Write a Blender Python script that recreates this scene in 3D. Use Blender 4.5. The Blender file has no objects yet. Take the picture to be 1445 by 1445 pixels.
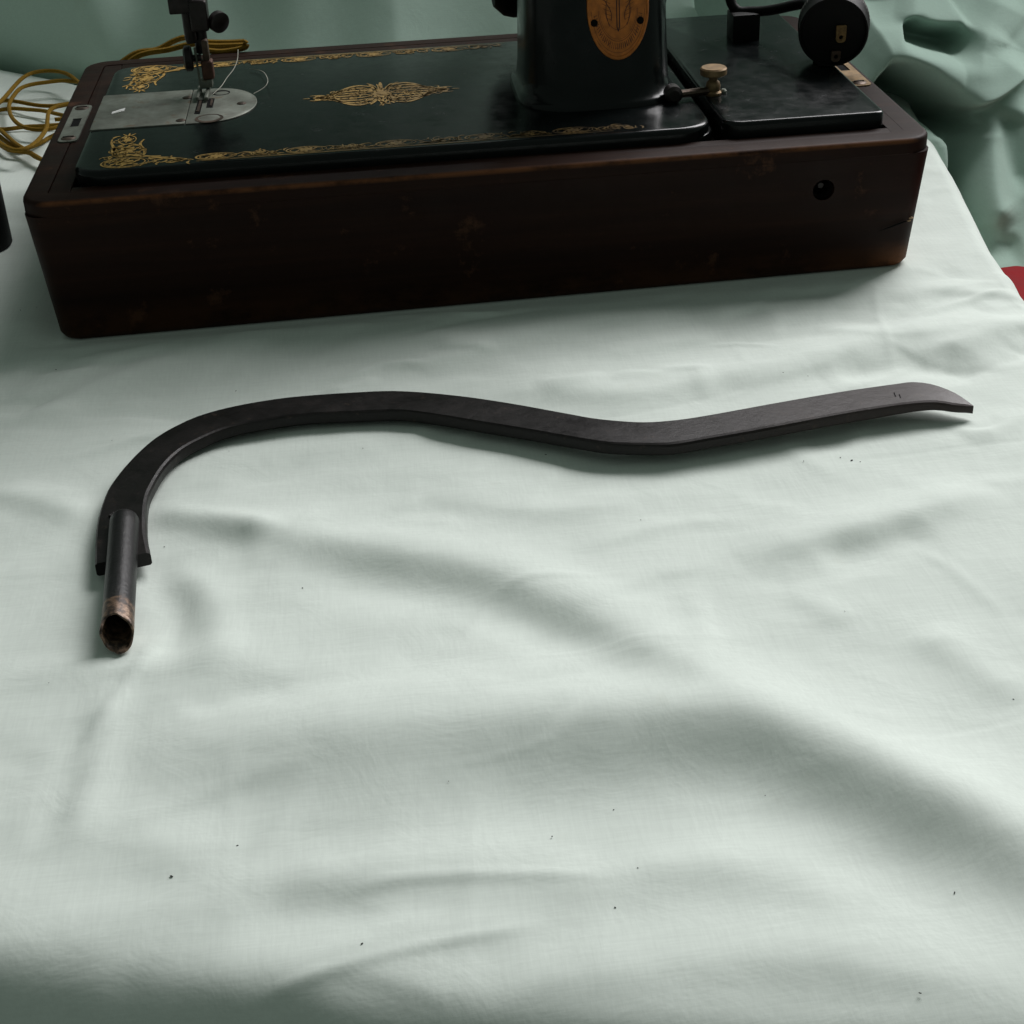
import bpy, bmesh, math, random
import numpy as np
from mathutils import Vector, Matrix
random.seed(7); rng = np.random.RandomState(11)
S = bpy.context.scene
C = S.collection
PI = math.pi

# ------------------------------------------------------------------ camera
CAM = np.array([.1711, -.7776, .3332]); ROT = (1.0307, .0402, -.1065); FPX = 2200.09
cd = bpy.data.cameras.new('camera'); cam = bpy.data.objects.new('camera', cd); C.objects.link(cam)
cam.location = CAM; cam.rotation_euler = ROT
cd.sensor_width = 36; cd.lens = FPX/1445*36; cd.clip_start = .01; cd.clip_end = 50
S.camera = cam
S.render.resolution_x = 1024; S.render.resolution_y = 1024
# ------------------------------------------------------------------ light
w = bpy.data.worlds.new('World'); S.world = w; w.use_nodes = True
bg = w.node_tree.nodes['Background']; bg.inputs[0].default_value = (.82, 1.0, .89, 1); bg.inputs[1].default_value = .14
def area_light(name, loc, target, sx, sy, power, col):
    l = bpy.data.lights.new(name, 'AREA'); l.shape = 'RECTANGLE'; l.size = sx; l.size_y = sy; l.energy = power; l.color = col
    o = bpy.data.objects.new(name, l); C.objects.link(o); o.location = loc
    o.rotation_euler = (Vector(target)-Vector(loc)).to_track_quat('-Z', 'Y').to_euler(); return o
area_light('window_light', (1.55, 1.65, 1.62), (.25, -.1, 0), 2.0, 1.6, 142, (1.0, .975, .985))
S.view_settings.view_transform = 'Standard'; S.view_settings.look = 'None'
S.view_settings.exposure = 0; S.view_settings.gamma = 1
S.render.engine = 'CYCLES'

# ------------------------------------------------------------------ helpers
def Rm(rx, ry, rz):
    return np.array(Matrix.Rotation(rz, 3, 'Z') @ Matrix.Rotation(ry, 3, 'Y') @ Matrix.Rotation(rx, 3, 'X'))
MR = Rm(*ROT)
def at(u, v, z=0.0, y=None):
    """where the sight line measured in the photograph meets a real plane (height z, or depth y)"""
    d = MR @ np.array([(u-722.5)/FPX, -(v-722.5)/FPX, -1])
    t = (z-CAM[2])/d[2] if y is None else (y-CAM[1])/d[1]
    return CAM + t*d
def link(name, bm, mat, parent=None, smooth=None, sharp=35):
    me = bpy.data.meshes.new(name)
    if isinstance(bm, bmesh.types.BMesh):
        bmesh.ops.recalc_face_normals(bm, faces=bm.faces[:]); bm.to_mesh(me); bm.free()
    else:
        me.from_pydata(*bm)
    me.materials.append(mat)
    for p in me.polygons: p.use_smooth = True
    if sharp: me.set_sharp_from_angle(angle=math.radians(sharp))
    o = bpy.data.objects.new(name, me); C.objects.link(o)
    if parent is not None: o.parent = parent
    return o
def thing(name, label, cat, group=None, loc=(0, 0, 0)):
    o = bpy.data.objects.new(name, None); C.objects.link(o); o.empty_display_size = .02
    o['label'] = label; o['category'] = cat
    if group: o['group'] = group
    return o
def tag(o, label, cat, group=None):
    o['label'] = label; o['category'] = cat
    if group: o['group'] = group
    return o
def add_box(bm, x0, x1, y0, y1, z0, z1, bev=0.0, seg=2):
    r = bmesh.ops.create_cube(bm, size=1)
    vs = r['verts']
    for v in vs: v.co = Vector(((x0+x1)/2+v.co.x*(x1-x0), (y0+y1)/2+v.co.y*(y1-y0), (z0+z1)/2+v.co.z*(z1-z0)))
    if bev:
        es = list({e for v in vs for e in v.link_edges})
        bmesh.ops.bevel(bm, geom=es, offset=bev, segments=seg, affect='EDGES', profile=.6)
    return bm
def box(*a, **k): return add_box(bmesh.new(), *a, **k)
def frame(p, q):
    d = (Vector(q)-Vector(p)); L = d.length; d.normalize()
    return d, L, d.to_track_quat('Z', 'Y').to_matrix()
def add_lathe(bm, p, q, prof, n=28, closed=True):
    """prof: list of (fraction along p-q, radius)"""
    d, L, M = frame(p, q); rings = []
    for t, r in prof:
        rings.append([bm.verts.new(Vector(p)+M @ Vector((r*math.cos(2*PI*k/n), r*math.sin(2*PI*k/n), t*L))) for k in range(n)])
    for a, b in zip(rings, rings[1:]):
        for k in range(n): bm.faces.new((a[k], a[(k+1) % n], b[(k+1) % n], b[k]))
    if closed:
        bm.faces.new(rings[0][::-1]); bm.faces.new(rings[-1])
    return bm
def lathe(*a, **k): return add_lathe(bmesh.new(), *a, **k)
def smooth_path(pts, n):
    """Catmull-Rom resample"""
    P = np.array(pts, float); P = np.vstack([2*P[0]-P[1], P, 2*P[-1]-P[-2]])
    out = []; m = len(P)-3
    seg = np.linalg.norm(np.diff(P[1:-1], axis=0), axis=1); cum = np.concatenate([[0], np.cumsum(seg)])
    for s in np.linspace(0, cum[-1], n):
        i = min(max(np.searchsorted(cum, s, side='right')-1, 0), m-1)
        t = (s-cum[i])/max(seg[i], 1e-12); a, b, c, d = P[i:i+4]
        out.append(.5*((2*b)+(-a+c)*t+(2*a-5*b+4*c-d)*t*t+(-a+3*b-3*c+d)*t**3))
    return np.array(out)
def add_tube(bm, pts, r, n=8, cap=True, twist=0):
    P = [Vector(p) for p in pts]; rings = []; N = len(P)
    up = Vector((0, 0, 1)); 
    for i in range(N):
        d = (P[min(i+1, N-1)]-P[max(i-1, 0)]).normalized()
        a = d.cross(up)
        if a.length < 1e-4: a = Vector((1, 0, 0))
        a.normalize(); b = a.cross(d).normalized()
        rr = r[i] if hasattr(r, '__len__') else r
        rings.append([bm.verts.new(P[i]+rr*(math.cos(2*PI*k/n)*a+math.sin(2*PI*k/n)*b)) for k in range(n)])
    for a, b in zip(rings, rings[1:]):
        for k in range(n): bm.faces.new((a[k], a[(k+1) % n], b[(k+1) % n], b[k]))
    if cap: bm.faces.new(rings[0][::-1]); bm.faces.new(rings[-1])
    return bm
def rrect(x0, x1, y0, y1, r, seg=6):
    """rounded rectangle, counter-clockwise; r may be 4 radii (front-left, front-right, back-right, back-left)"""
    rs = r if hasattr(r, '__len__') else (r,)*4
    out = []
    for (cx, cy, a0, q) in ((x0+rs[0], y0+rs[0], PI, rs[0]), (x1-rs[1], y0+rs[1], 1.5*PI, rs[1]),
                            (x1-rs[2], y1-rs[2], 0, rs[2]), (x0+rs[3], y1-rs[3], .5*PI, rs[3])):
        for k in range(seg+1):
            a = a0+.5*PI*k/seg; out.append((cx+q*math.cos(a), cy+q*math.sin(a)))
    return out
def loft(rings, cap0=True, cap1=True, bm=None):
    bm = bm or bmesh.new(); R = [[bm.verts.new(p) for p in r] for r in rings]
    for a, b in zip(R, R[1:]):
        n = len(a)
        for k in range(n): bm.faces.new((a[k], a[(k+1) % n], b[(k+1) % n], b[k]))
    if cap0: bm.faces.new(R[0][::-1])
    if cap1: bm.faces.new(R[-1])
    return bm
def slab(x0, x1, y0, y1, z0, z1, r, e=.0015, seg=6, es=4):
    """rounded-corner slab with a rounded top edge"""
    rings = [[(x, y, z0) for x, y in rrect(x0, x1, y0, y1, r, seg)]]
    for k in range(es+1):
        a = .5*PI*k/es; i = e*(1-math.cos(a)); z = z1-e+e*math.sin(a)
        rr = [max(q-i, .0004) for q in r] if hasattr(r, '__len__') else max(r-i, .0004)
        rings.append([(x, y, z) for x, y in rrect(x0+i, x1-i, y0+i, y1-i, rr, seg)])
    return loft(rings)
def ring_plate(outer, inner, z0, z1, e=.0003):
    """plate with a hole: outer and inner loops have the same vertex count"""
    bm = bmesh.new(); n = len(outer)
    def lp(l, z): return [bm.verts.new((x, y, z)) for x, y in l]
    A, B, Cc, D = lp(outer, z0), lp(outer, z1), lp(inner, z1), lp(inner, z0)
    for P, Q in ((A, B), (B, Cc), (Cc, D), (D, A)):
        for k in range(n): bm.faces.new((P[k], P[(k+1) % n], Q[(k+1) % n], Q[k]))
    return bm

# ------------------------------------------------------------------ materials
def mat(name):
    m = bpy.data.materials.new(name); m.use_nodes = True
    return m, m.node_tree.nodes, m.node_tree.links, m.node_tree.nodes['Principled BSDF']
def noise(N, L, scale, detail=3, rough=.5, coord='Object', stretch=(1, 1, 1), dist=0):
    tc = N.new('ShaderNodeTexCoord'); mp = N.new('ShaderNodeMapping'); mp.inputs['Scale'].default_value = stretch
    L.new(tc.outputs[coord], mp.inputs[0]); n = N.new('ShaderNodeTexNoise')
    n.inputs['Scale'].default_value = scale; n.inputs['Detail'].default_value = detail; n.inputs['Roughness'].default_value = rough
    n.inputs['Distortion'].default_value = dist
    L.new(mp.outputs[0], n.inputs['Vector']); return n.outputs['Fac']
def ramp(N, L, fac, stops):
    r = N.new('ShaderNodeValToRGB'); e = r.color_ramp.elements
    e[0].position, e[0].color = stops[0][0], (*stops[0][1], 1)
    e[1].position, e[1].color = stops[-1][0], (*stops[-1][1], 1)
    for p, c in stops[1:-1]:
        q = e.new(p); q.color = (*c, 1)
    L.new(fac, r.inputs[0]); return r.outputs[0]
def mix(N, L, f, a, b):
    m = N.new('ShaderNodeMix'); m.data_type = 'RGBA'
    for s, v in ((m.inputs['Factor'], f), (m.inputs['A'], a), (m.inputs['B'], b)):
        if isinstance(v, (tuple, list)): s.default_value = (*v, 1) if len(v) == 3 else v
        elif isinstance(v, (int, float)): s.default_value = v
        else: L.new(v, s)
    return m.outputs['Result']
def math_(N, L, op, a, b=None):
    m = N.new('ShaderNodeMath'); m.operation = op
    for i, v in enumerate((a, b)):
        if v is None: continue
        if isinstance(v, (int, float)): m.inputs[i].default_value = v
        else: L.new(v, m.inputs[i])
    return m.outputs[0]
def bump(N, L, B, h, strength, dist, prev=None):
    b = N.new('ShaderNodeBump'); b.inputs['Strength'].default_value = strength; b.inputs['Distance'].default_value = dist
    L.new(h, b.inputs['Height'])
    if prev is not None: L.new(prev, b.inputs['Normal'])
    L.new(b.outputs[0], B.inputs['Normal']); return b.outputs[0]
def simple(name, col, rough, metal=0, n_amp=.25, n_scale=150, bump_d=.00015, spec=.5, coat=0):
    m, N, L, B = mat(name)
    f = noise(N, L, n_scale, 4, .6)
    c = ramp(N, L, f, [(.3, tuple(x*(1-n_amp) for x in col)), (.7, tuple(min(1, x*(1+n_amp)) for x in col))])
    L.new(c, B.inputs['Base Color']); B.inputs['Metallic'].default_value = metal
    r = N.new('ShaderNodeMapRange'); L.new(f, r.inputs[0]); r.inputs['To Min'].default_value = max(.05, rough-.1); r.inputs['To Max'].default_value = rough+.12
    L.new(r.outputs[0], B.inputs['Roughness']); B.inputs['Specular IOR Level'].default_value = spec
    B.inputs['Coat Weight'].default_value = coat
    if bump_d: bump(N, L, B, noise(N, L, n_scale*4, 3), .5, bump_d)
    return m
def cloth_mat(name, col):
    m, N, L, B = mat(name)
    big = noise(N, L, 9, 3, .55)
    c = ramp(N, L, big, [(.3, tuple(x*.965 for x in col)), (.7, tuple(x*1.02 for x in col))])
    tx = noise(N, L, 900, 2, .6, stretch=(1, .06, 1)); ty = noise(N, L, 900, 2, .6, stretch=(.06, 1, 1))
    wv = math_(N, L, 'ADD', tx, ty)
    v = N.new('ShaderNodeMapRange'); L.new(wv, v.inputs[0]); v.inputs['From Min'].default_value = .7; v.inputs['From Max'].default_value = 1.3
    v.inputs['To Min'].default_value = .955; v.inputs['To Max'].default_value = 1.03
    hsv = N.new('ShaderNodeHueSaturation'); L.new(c, hsv.inputs['Color']); L.new(v.outputs[0], hsv.inputs['Value'])
    # faint grubby stains
    st = noise(N, L, 30, 4, .6)
    sf = ramp(N, L, st, [(.66, (0, 0, 0)), (.8, (.22, .22, .22))])
    c2 = mix(N, L, sf, hsv.outputs[0], tuple(x*.72 for x in (col[0]*1.05, col[1], col[2]*.9)))
    L.new(c2, B.inputs['Base Color'])
    B.inputs['Roughness'].default_value = .88; B.inputs['Specular IOR Level'].default_value = .25
    B.inputs['Sheen Weight'].default_value = .12; B.inputs['Sheen Roughness'].default_value = .5
    b1 = bump(N, L, B, wv, .12, .0002)
    # soft creases from folding and handling
    cr = noise(N, L, 34, 4, .6, dist=.6)
    b2 = bump(N, L, B, cr, .35, .0014, b1)
    return m
M_cloth = cloth_mat('mint_cotton', (.69, .755, .70))
M_cloth3 = cloth_mat('mint_cotton_deep_shade', (.345, .475, .405))  # same mint cotton, deep shade put into its colour for the bunched folds
M_cloth2 = cloth_mat('mint_cotton_shade', (.50, .65, .565))  # mint cotton again, greener and darker to paint the backdrop's shade

def wood():
    m, N, L, B = mat('dark_stained_wood')
    g = noise(N, L, 75, 6, .6, stretch=(.05, 1, 1), dist=.3)
    base = ramp(N, L, g, [(.25, (.008, .0028, .0017)), (.5, (.014, .0050, .0028)), (.75, (.027, .010, .0052))])
    sc = noise(N, L, 38, 6, .7); scr = ramp(N, L, sc, [(.60, (0, 0, 0)), (.69, (.6, .6, .6))])
    c = mix(N, L, scr, base, (.080, .036, .019))
    # rubbed-through finish along the outer edges of the rim and the foot
    tc = N.new('ShaderNodeTexCoord'); sp = N.new('ShaderNodeSeparateXYZ'); L.new(tc.outputs['Object'], sp.inputs[0])
    def band(out, v, wd):
        d = math_(N, L, 'ABSOLUTE', math_(N, L, 'SUBTRACT', out, v)); r = N.new('ShaderNodeMapRange')
        L.new(d, r.inputs[0]); r.inputs['From Min'].default_value = wd; r.inputs['From Max'].default_value = 0; return r.outputs[0]
    e = math_(N, L, 'MULTIPLY', band(sp.outputs['Z'], .0732, .0020), band(sp.outputs['Y'], -.0064, .0028))
    foot = band(sp.outputs['Z'], .001, .016)
    rt = band(sp.outputs['X'], .465, .03); foot = math_(N, L, 'MULTIPLY', foot, math_(N, L, 'ADD', rt, .18))
    e = math_(N, L, 'ADD', e, foot)
    wn = noise(N, L, 45, 5, .7, stretch=(.6, 1, 1))
    e2 = math_(N, L, 'MULTIPLY', e, ramp(N, L, wn, [(.36, (0, 0, 0)), (.55, (1, 1, 1))]))
    c = mix(N, L, math_(N, L, 'MINIMUM', e2, .9), c, (.19, .075, .030))
    L.new(c, B.inputs['Base Color'])
    rr = N.new('ShaderNodeMapRange'); L.new(sc, rr.inputs[0]); rr.inputs['To Min'].default_value = .38; rr.inputs['To Max'].default_value = .72
    L.new(rr.outputs[0], B.inputs['Roughness']); B.inputs['Specular IOR Level'].default_value = .11
    b = bump(N, L, B, g, .5, .0004); bump(N, L, B, scr, .4, -.0003, b)
    return m
M_wood = wood()
def japan():
    m, N, L, B = mat('black_japanned_enamel')
    f = noise(N, L, 26, 5, .65)
    c = ramp(N, L, f, [(.3, (.003, .0045, .0045)), (.7, (.0042, .006, .006)), (.85, (.009, .010, .009))]); L.new(c, B.inputs['Base Color'])
    r = ramp(N, L, noise(N, L, 90, 5, .7), [(.3, (.15,)*3), (.75, (.30,)*3)]); L.new(r, B.inputs['Roughness'])
    B.inputs['Specular IOR Level'].default_value = .24
    bump(N, L, B, noise(N, L, 150, 3), .15, .0002); return m
M_black = japan()
M_matt = simple('matt_black_bakelite', (.005, .0045, .0045), .55, 0, .3, 120, spec=.2)
M_plate = None
def nickel():
    m, N, L, B = mat('worn_nickel_plate')
    f = noise(N, L, 60, 6, .7)
    c = ramp(N, L, f, [(.3, (.085, .088, .070)), (.55, (.17, .185, .155)), (.75, (.24, .26, .225))])
    st = ramp(N, L, noise(N, L, 130, 4, .6), [(.62, (0, 0, 0)), (.72, (.8, .8, .8))])
    c = mix(N, L, st, c, (.13, .085, .045)); L.new(c, B.inputs['Base Color'])
    B.inputs['Metallic'].default_value = .55
    L.new(ramp(N, L, f, [(.3, (.62,)*3), (.8, (.42,)*3)]), B.inputs['Roughness'])
    bump(N, L, B, noise(N, L, 400, 3, stretch=(.1, 1, 1)), .4, .0001); return m
M_nickel = nickel()
M_brass = simple('tarnished_brass', (.20, .13, .062), .5, .5, .35, 260)
M_badge = simple('orange_brass_badge', (.42, .135, .022), .5, .45, .3, 220)
M_badge_line = simple('badge_engraving', (.055, .018, .008), .6, .2)
M_steel = simple('dirty_dark_steel', (.085, .060, .045), .45, .7, .5, 140)
M_oldbrass = simple('dull_brass', (.22, .15, .06), .6, .5, .5, 260)
M_rust = simple('rusty_brown_steel', (.085, .040, .026), .55, .4, .4, 200)
M_knurl = simple('blackened_steel', (.022, .018, .017), .4, .6, .4, 140)
M_dark = simple('dark_slot', (.004, .004, .004), .9, 0, .1, 90, 0, .1)
M_yellow = simple('mustard_cord', (.22, .125, .011), .85, 0, .3, 900, .0004, .2)
M_thread = simple('white_thread', (.38, .38, .32), .8, 0, .05, 300, 0)
M_red = simple('red_fabric', (.22, .005, .008), .85, 0, .12, 60, .0003, .2)
M_lint = simple('black_lint', (.03, .03, .028), .9, 0, .3, 200, 0)
M_scuff = simple('raw_wood_chip', (.36, .24, .14), .8, 0, .3, 300)
def decal():
    m, N, L, B = mat('worn_gold_transfer')
    a = noise(N, L, 420, 4, .7)
    c = ramp(N, L, a, [(.30, (.06, .04, .015)), (.43, (.42, .25, .055)), (.75, (.72, .47, .13))])
    tc = N.new('ShaderNodeTexCoord'); sp = N.new('ShaderNodeSeparateXYZ'); L.new(tc.outputs['Object'], sp.inputs[0])
    r = N.new('ShaderNodeMapRange'); L.new(sp.outputs['X'], r.inputs[0]); r.inputs['From Min'].default_value = .06; r.inputs['From Max'].default_value = .27
    fade_x = math_(N, L, 'MULTIPLY', r.outputs[0], ramp(N, L, noise(N, L, 70, 5, .7), [(.3, (.5,)*3), (.6, (1,)*3)]))  # gold darkens unevenly towards the right
    c = mix(N, L, fade_x, c, (.03, .02, .010)); L.new(c, B.inputs['Base Color'])
    B.inputs['Metallic'].default_value = .35; B.inputs['Roughness'].default_value = .5; return m
M_gold = decal()
def lever_mat():
    m, N, L, B = mat('aged_black_steel')
    f = noise(N, L, 55, 6, .7)
    c = ramp(N, L, f, [(.3, (.004, .0034, .0032)), (.55, (.008, .0065, .006)), (.78, (.018, .013, .0115))])
    tc = N.new('ShaderNodeTexCoord'); sp = N.new('ShaderNodeSeparateXYZ'); L.new(tc.outputs['Object'], sp.inputs[0])
    gx = N.new('ShaderNodeMapRange'); L.new(sp.outputs['X'], gx.inputs[0]); gx.inputs['From Min'].default_value = .27; gx.inputs['From Max'].default_value = .44
    c = mix(N, L, math_(N, L, 'MULTIPLY', gx.outputs[0], .8), c, (.042, .029, .027))  # paints the window sheen: bar colour lightens towards its right end
    ch = ramp(N, L, noise(N, L, 150, 5, .75), [(.60, (0, 0, 0)), (.72, (.6, .6, .6))])
    c = mix(N, L, ch, c, (.07, .048, .036)); L.new(c, B.inputs['Base Color'])
    L.new(ramp(N, L, f, [(.3, (.30,)*3), (.75, (.52,)*3)]), B.inputs['Roughness'])
    B.inputs['Metallic'].default_value = .0; B.inputs['Specular IOR Level'].default_value = .22
    b = bump(N, L, B, noise(N, L, 240, 5, .7), .5, .0003); return m
M_lever = lever_mat()
def tube_mat():
    m, N, L, B = mat('black_tube_rubbed_to_copper')
    f = noise(N, L, 160, 5, .7, stretch=(1, .3, 1))
    c = ramp(N, L, f, [(.3, (.005, .005, .005)), (.6, (.014, .014, .014)), (.8, (.045, .042, .040))])
    tc = N.new('ShaderNodeTexCoord'); sp = N.new('ShaderNodeSeparateXYZ'); L.new(tc.outputs['Object'], sp.inputs[0])
    wob = math_(N, L, 'MULTIPLY', math_(N, L, 'SUBTRACT', noise(N, L, 260, 4, .7), .5), .012)
    yy = math_(N, L, 'ADD', sp.outputs['Y'], wob)
    r = N.new('ShaderNodeMapRange'); L.new(yy, r.inputs[0]); r.inputs['From Min'].default_value = -.2810; r.inputs['From Max'].default_value = -.2825
    cop = ramp(N, L, noise(N, L, 300, 4, .7), [(.42, (.03, .019, .014)), (.56, (.15, .095, .062)), (.72, (.30, .205, .145))])
    c = mix(N, L, r.outputs[0], c, cop); L.new(c, B.inputs['Base Color'])
    B.inputs['Roughness'].default_value = .42; B.inputs['Metallic'].default_value = .35
    bump(N, L, B, noise(N, L, 500, 4, .7), .6, .0003); return m
M_tube = tube_mat()

# ------------------------------------------------------------------ cloth surfaces
def seg_dist(X, Y, a, b):
    d = b-a; L2 = max((d**2).sum(), 1e-12)
    t = np.clip(((X-a[0])*d[0]+(Y-a[1])*d[1])/L2, 0, 1)
    qx, qy = X-(a[0]+t*d[0]), Y-(a[1]+t*d[1])
    side = np.sign(d[0]*(Y-a[1])-d[1]*(X-a[0]))
    return np.hypot(qx, qy)*1.0, side, t
def fold(X, Y, px, h, wn, wf, z0=0.0, taper=True):
    """soft fold: crest along the polyline; wn/wf = widths (mm) on the near (camera) side and the far side"""
    P = smooth_path([at(u, v, z0)[:2] for u, v in px], max(6, 4*len(px)))
    n = len(P)-1; best = np.full(X.shape, 1e9); sd = np.ones(X.shape); T = np.zeros(X.shape)
    for i in range(n):
        d, s, t = seg_dist(X, Y, P[i], P[i+1])
        m = d < best; best = np.where(m, d, best); sd = np.where(m, s, sd); T = np.where(m, (i+t)/n, T)
    # side > 0 is left of travel; polylines run left -> right, so left = far side
    wdt = np.where(sd > 0, wf, wn)*.001
    prof = np.exp(-(best/wdt)**2)
    if taper: prof = prof*np.clip(np.sin(PI*np.clip(T*.96+.02, 0, 1))*1.6, 0, 1)
    return prof*h*.001
def wiggle(X, Y, scale, amp, n=14, seed=0, aniso=(1, 1)):
    r = np.random.RandomState(seed); Z = np.zeros_like(X)
    for _ in range(n):
        a = r.rand()*2*PI; k = 2*PI/(scale*(.6+.9*r.rand()))
        Z += np.sin((X*math.cos(a)*aniso[0]+Y*math.sin(a)*aniso[1])*k+r.rand()*7+1.2*np.sin(Y*k*.4+r.rand()*6))
    return Z*amp/math.sqrt(n)

def creases(X, Y, Z, n, xr, yr, am, asd, lr, hr, wr, seed):
    """short soft creases left by handling, added to Z in place (rows of Y are constant)"""
    r = np.random.RandomState(seed)
    for _ in range(n):
        x = r.uniform(*xr); y = r.uniform(*yr); a = r.normal(am, asd); l = r.uniform(*lr)
        P = np.array([[x-l*math.cos(a), y-l*math.sin(a)], [x+r.normal(0, .12)*l, y+r.normal(0, .2)*l], [x+l*math.cos(a), y+l*math.sin(a)]])
        if P[0, 0] > P[2, 0]: P = P[::-1]
        h = r.choice([1, 1, -1])*r.uniform(*hr)*.001; w1 = r.uniform(*wr)*.001; w2 = w1*r.uniform(.7, 2.6)
        j0, j1 = np.searchsorted(Y[:, 0], [P[:, 1].min()-.04, P[:, 1].max()+.04])
        if j1 <= j0: continue
        X_, Y_ = X[j0:j1], Y[j0:j1]; P = smooth_path(P, 7); best = np.full(X_.shape, 1e9); sd = np.ones(X_.shape); T = np.zeros(X_.shape)
        for i in range(6):
            d, sg, t = seg_dist(X_, Y_, P[i], P[i+1]); m = d < best; best = np.where(m, d, best); sd = np.where(m, sg, sd); T = np.where(m, (i+t)/6, T)
        Z[j0:j1] += h*np.exp(-(best/np.where(sd > 0, w2, w1))**2)*np.clip(np.sin(PI*T)*1.4, 0, 1)

# edge of the covered seat on the right: x as a function of y
EY = np.array([-.9, -.2, -.10, -.06, -.024, .018, .122, .219, .30, .42, .6, 1.2])
EX = np.array([.60, .56, .514, .496, .5015, .505, .524, .540, .552, .58, .66, .9])
def edge_x(y): return np.interp(y, EY, EX)

lever_far = [(133.4, 796), (136, 741), (146.5, 703), (158, 680), (184, 648), (216, 619), (251, 598.5), (286, 584), (332.6, 572), (391, 562), (440, 557), (500, 553), (562, 551), (640, 557), (718, 568), (796, 582), (842.5, 590), (902, 594.7), (950, 592), (1000, 584.7), (1092, 568), (1185, 552), (1265, 540.6), (1289.5, 538), (1317, 541.6), (1345, 552), (1363, 563), (1373.5, 572)]
lever_near = [(212, 779), (206, 745), (207.5, 706), (216, 683), (233.7, 655), (257, 633), (286, 617), (318, 604), (361.6, 594), (428, 584.5), (500, 581), (562, 579), (609, 584), (674, 594.7), (749, 607), (811.4, 618), (858, 625), (905, 626.8), (950, 626), (1000, 617.6), (1061.6, 607), (1123, 595.5), (1185, 584), (1246, 574), (1292.6, 568), (1323, 567), (1348, 571), (1374, 573)]
LZX = [130, 215, 300, 560, 760, 900, 1100, 1290, 1330, 1374]; LZ = [.0085, .009, .0090, .0092, .0098, .0105, .0112, .0110, .0100, .0068]
LT = .0058
def lever_z(u): return float(np.interp(u, LZX, LZ))
def sheet_height(X, Y, small=True):
    G_ = 1.2
    F = lambda px, h, wn, wf, **k: fold(X, Y, px, h*G_, wn, wf, **k)
    G = 1.5
    Z = np.zeros_like(X)
    Z += wiggle(X, Y, .16, .0010, 12, 3, (.7, 1.3)) + wiggle(X, Y, .06, .00035, 14, 5, (.6, 1.4)) + wiggle(X, Y, .02, .00006, 14, 8)
    # the long fold across the foreground
    Z += F([(180, 1075), (380, 1050), (600, 1030), (800, 1020), (1000, 1022), (1120, 1040), (1250, 1100), (1360, 1155), (1500, 1230), (1640, 1330)], 6.4, 21, 26)
    Z += F([(900, 1025), (1050, 1035), (1200, 1085), (1330, 1145), (1480, 1220), (1640, 1330)], 2.2, 15, 14)
    # hollow under it
    Z += F([(560, 1120), (800, 1130), (1050, 1130), (1250, 1190), (1480, 1310)], -2.5, 30, 24)
    # second fold, slanting down to the right
    Z += F([(250, 715), (400, 755), (560, 785), (700, 812), (850, 880), (950, 935), (1060, 995), (1130, 1010)], 4.0, 13, 20)
    Z += F([(400, 800), (560, 830), (720, 870), (880, 945)], -2.0, 16, 16)
    # small fold and hollow on the right
    Z += F([(1040, 790), (1150, 762), (1260, 735), (1400, 690)], 3.0, 10, 16)
    Z += F([(1150, 785), (1230, 775), (1310, 745)], -1.8, 11, 8)
    Z += F([(600, 700), (700, 715), (800, 720), (900, 700)], 1.3, 8, 14)
    Z += F([(1290, 890), (1360, 930), (1440, 990)], 1.6, 9, 12)
    # the folds beyond the lever
    Z += F([(640, 560), (760, 555), (880, 560), (1000, 540), (1150, 505), (1300, 475), (1460, 455)], 3.4, 12, 22)
    Z += F([(1180, 530), (1280, 515), (1380, 520)], -2.4, 12, 10)
    Z += F([(1330, 520), (1400, 480), (1500, 455)], 4.0, 10, 14)
    Z += F([(1360, 620), (1420, 600), (1500, 560)], 2.2, 10, 14)
    Z += F([(560, 470), (700, 480), (850, 455), (1000, 445)], 1.8, 10, 16)
    Z += F([(-20, 640), (60, 585), (180, 530), (330, 480), (520, 445)], 2.2, 13, 10)
    Z += F([(-20, 590), (60, 550), (170, 505), (300, 478)], 1.6, 7, 7)
    Z += F([(860, 540), (920, 530), (1010, 528)], 1.2, 6, 6)
    # creases beside the tube
    Z += F([(-20, 700), (60, 712), (130, 738)], 2.6, 9, 12)
    Z += F([(215, 728), (300, 742), (400, 760)], 2.6, 8, 9)
    Z += F([(215, 790), (240, 830), (250, 890), (230, 950)], -1.8, 9, 9)
    Z += F([(225, 800), (290, 840), (310, 900), (290, 960)], 1.6, 9, 9)
    Z += F([(100, 1200), (130, 1080), (165, 960)], 1.5, 7, 7)
    Z += F([(60, 1200), (95, 1120), (130, 1010)], -1.0, 7, 7)
    Z += F([(-20, 960), (80, 950), (160, 940), (300, 935), (420, 925)], 1.6, 12, 14)
    Z += F([(260, 1010), (330, 985), (420, 975)], -1.0, 8, 8)
    # lower foreground
    Z += F([(330, 1255), (430, 1240), (560, 1232), (760, 1225), (900, 1235)], 1.5, 9, 14)
    Z += F([(350, 1265), (420, 1280), (490, 1300), (520, 1320)], -1.1, 14, 12)
    Z += F([(430, 1345), (520, 1325), (640, 1312), (760, 1300)], .8, 7, 10)
    Z += F([(700, 1385), (820, 1365), (980, 1352), (1140, 1355), (1300, 1375), (1460, 1400)], 1.7, 9, 16)
    Z += F([(850, 1230), (960, 1215), (1100, 1235), (1250, 1290)], 1.3, 10, 12)
    Z += F([(0, 1190), (120, 1175), (220, 1190), (320, 1230)], 1.8, 12, 16)
    # sharp hairline creases
    Z += F([(320, 1405), (450, 1370), (600, 1330), (760, 1300)], .5, 1.6, 2.5)
    Z += F([(480, 1262), (560, 1243), (700, 1232), (860, 1235)], .5, 1.8, 3)
    Z += F([(655, 1420), (662, 1250), (668, 1120)], .25, 2, 2)
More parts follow.
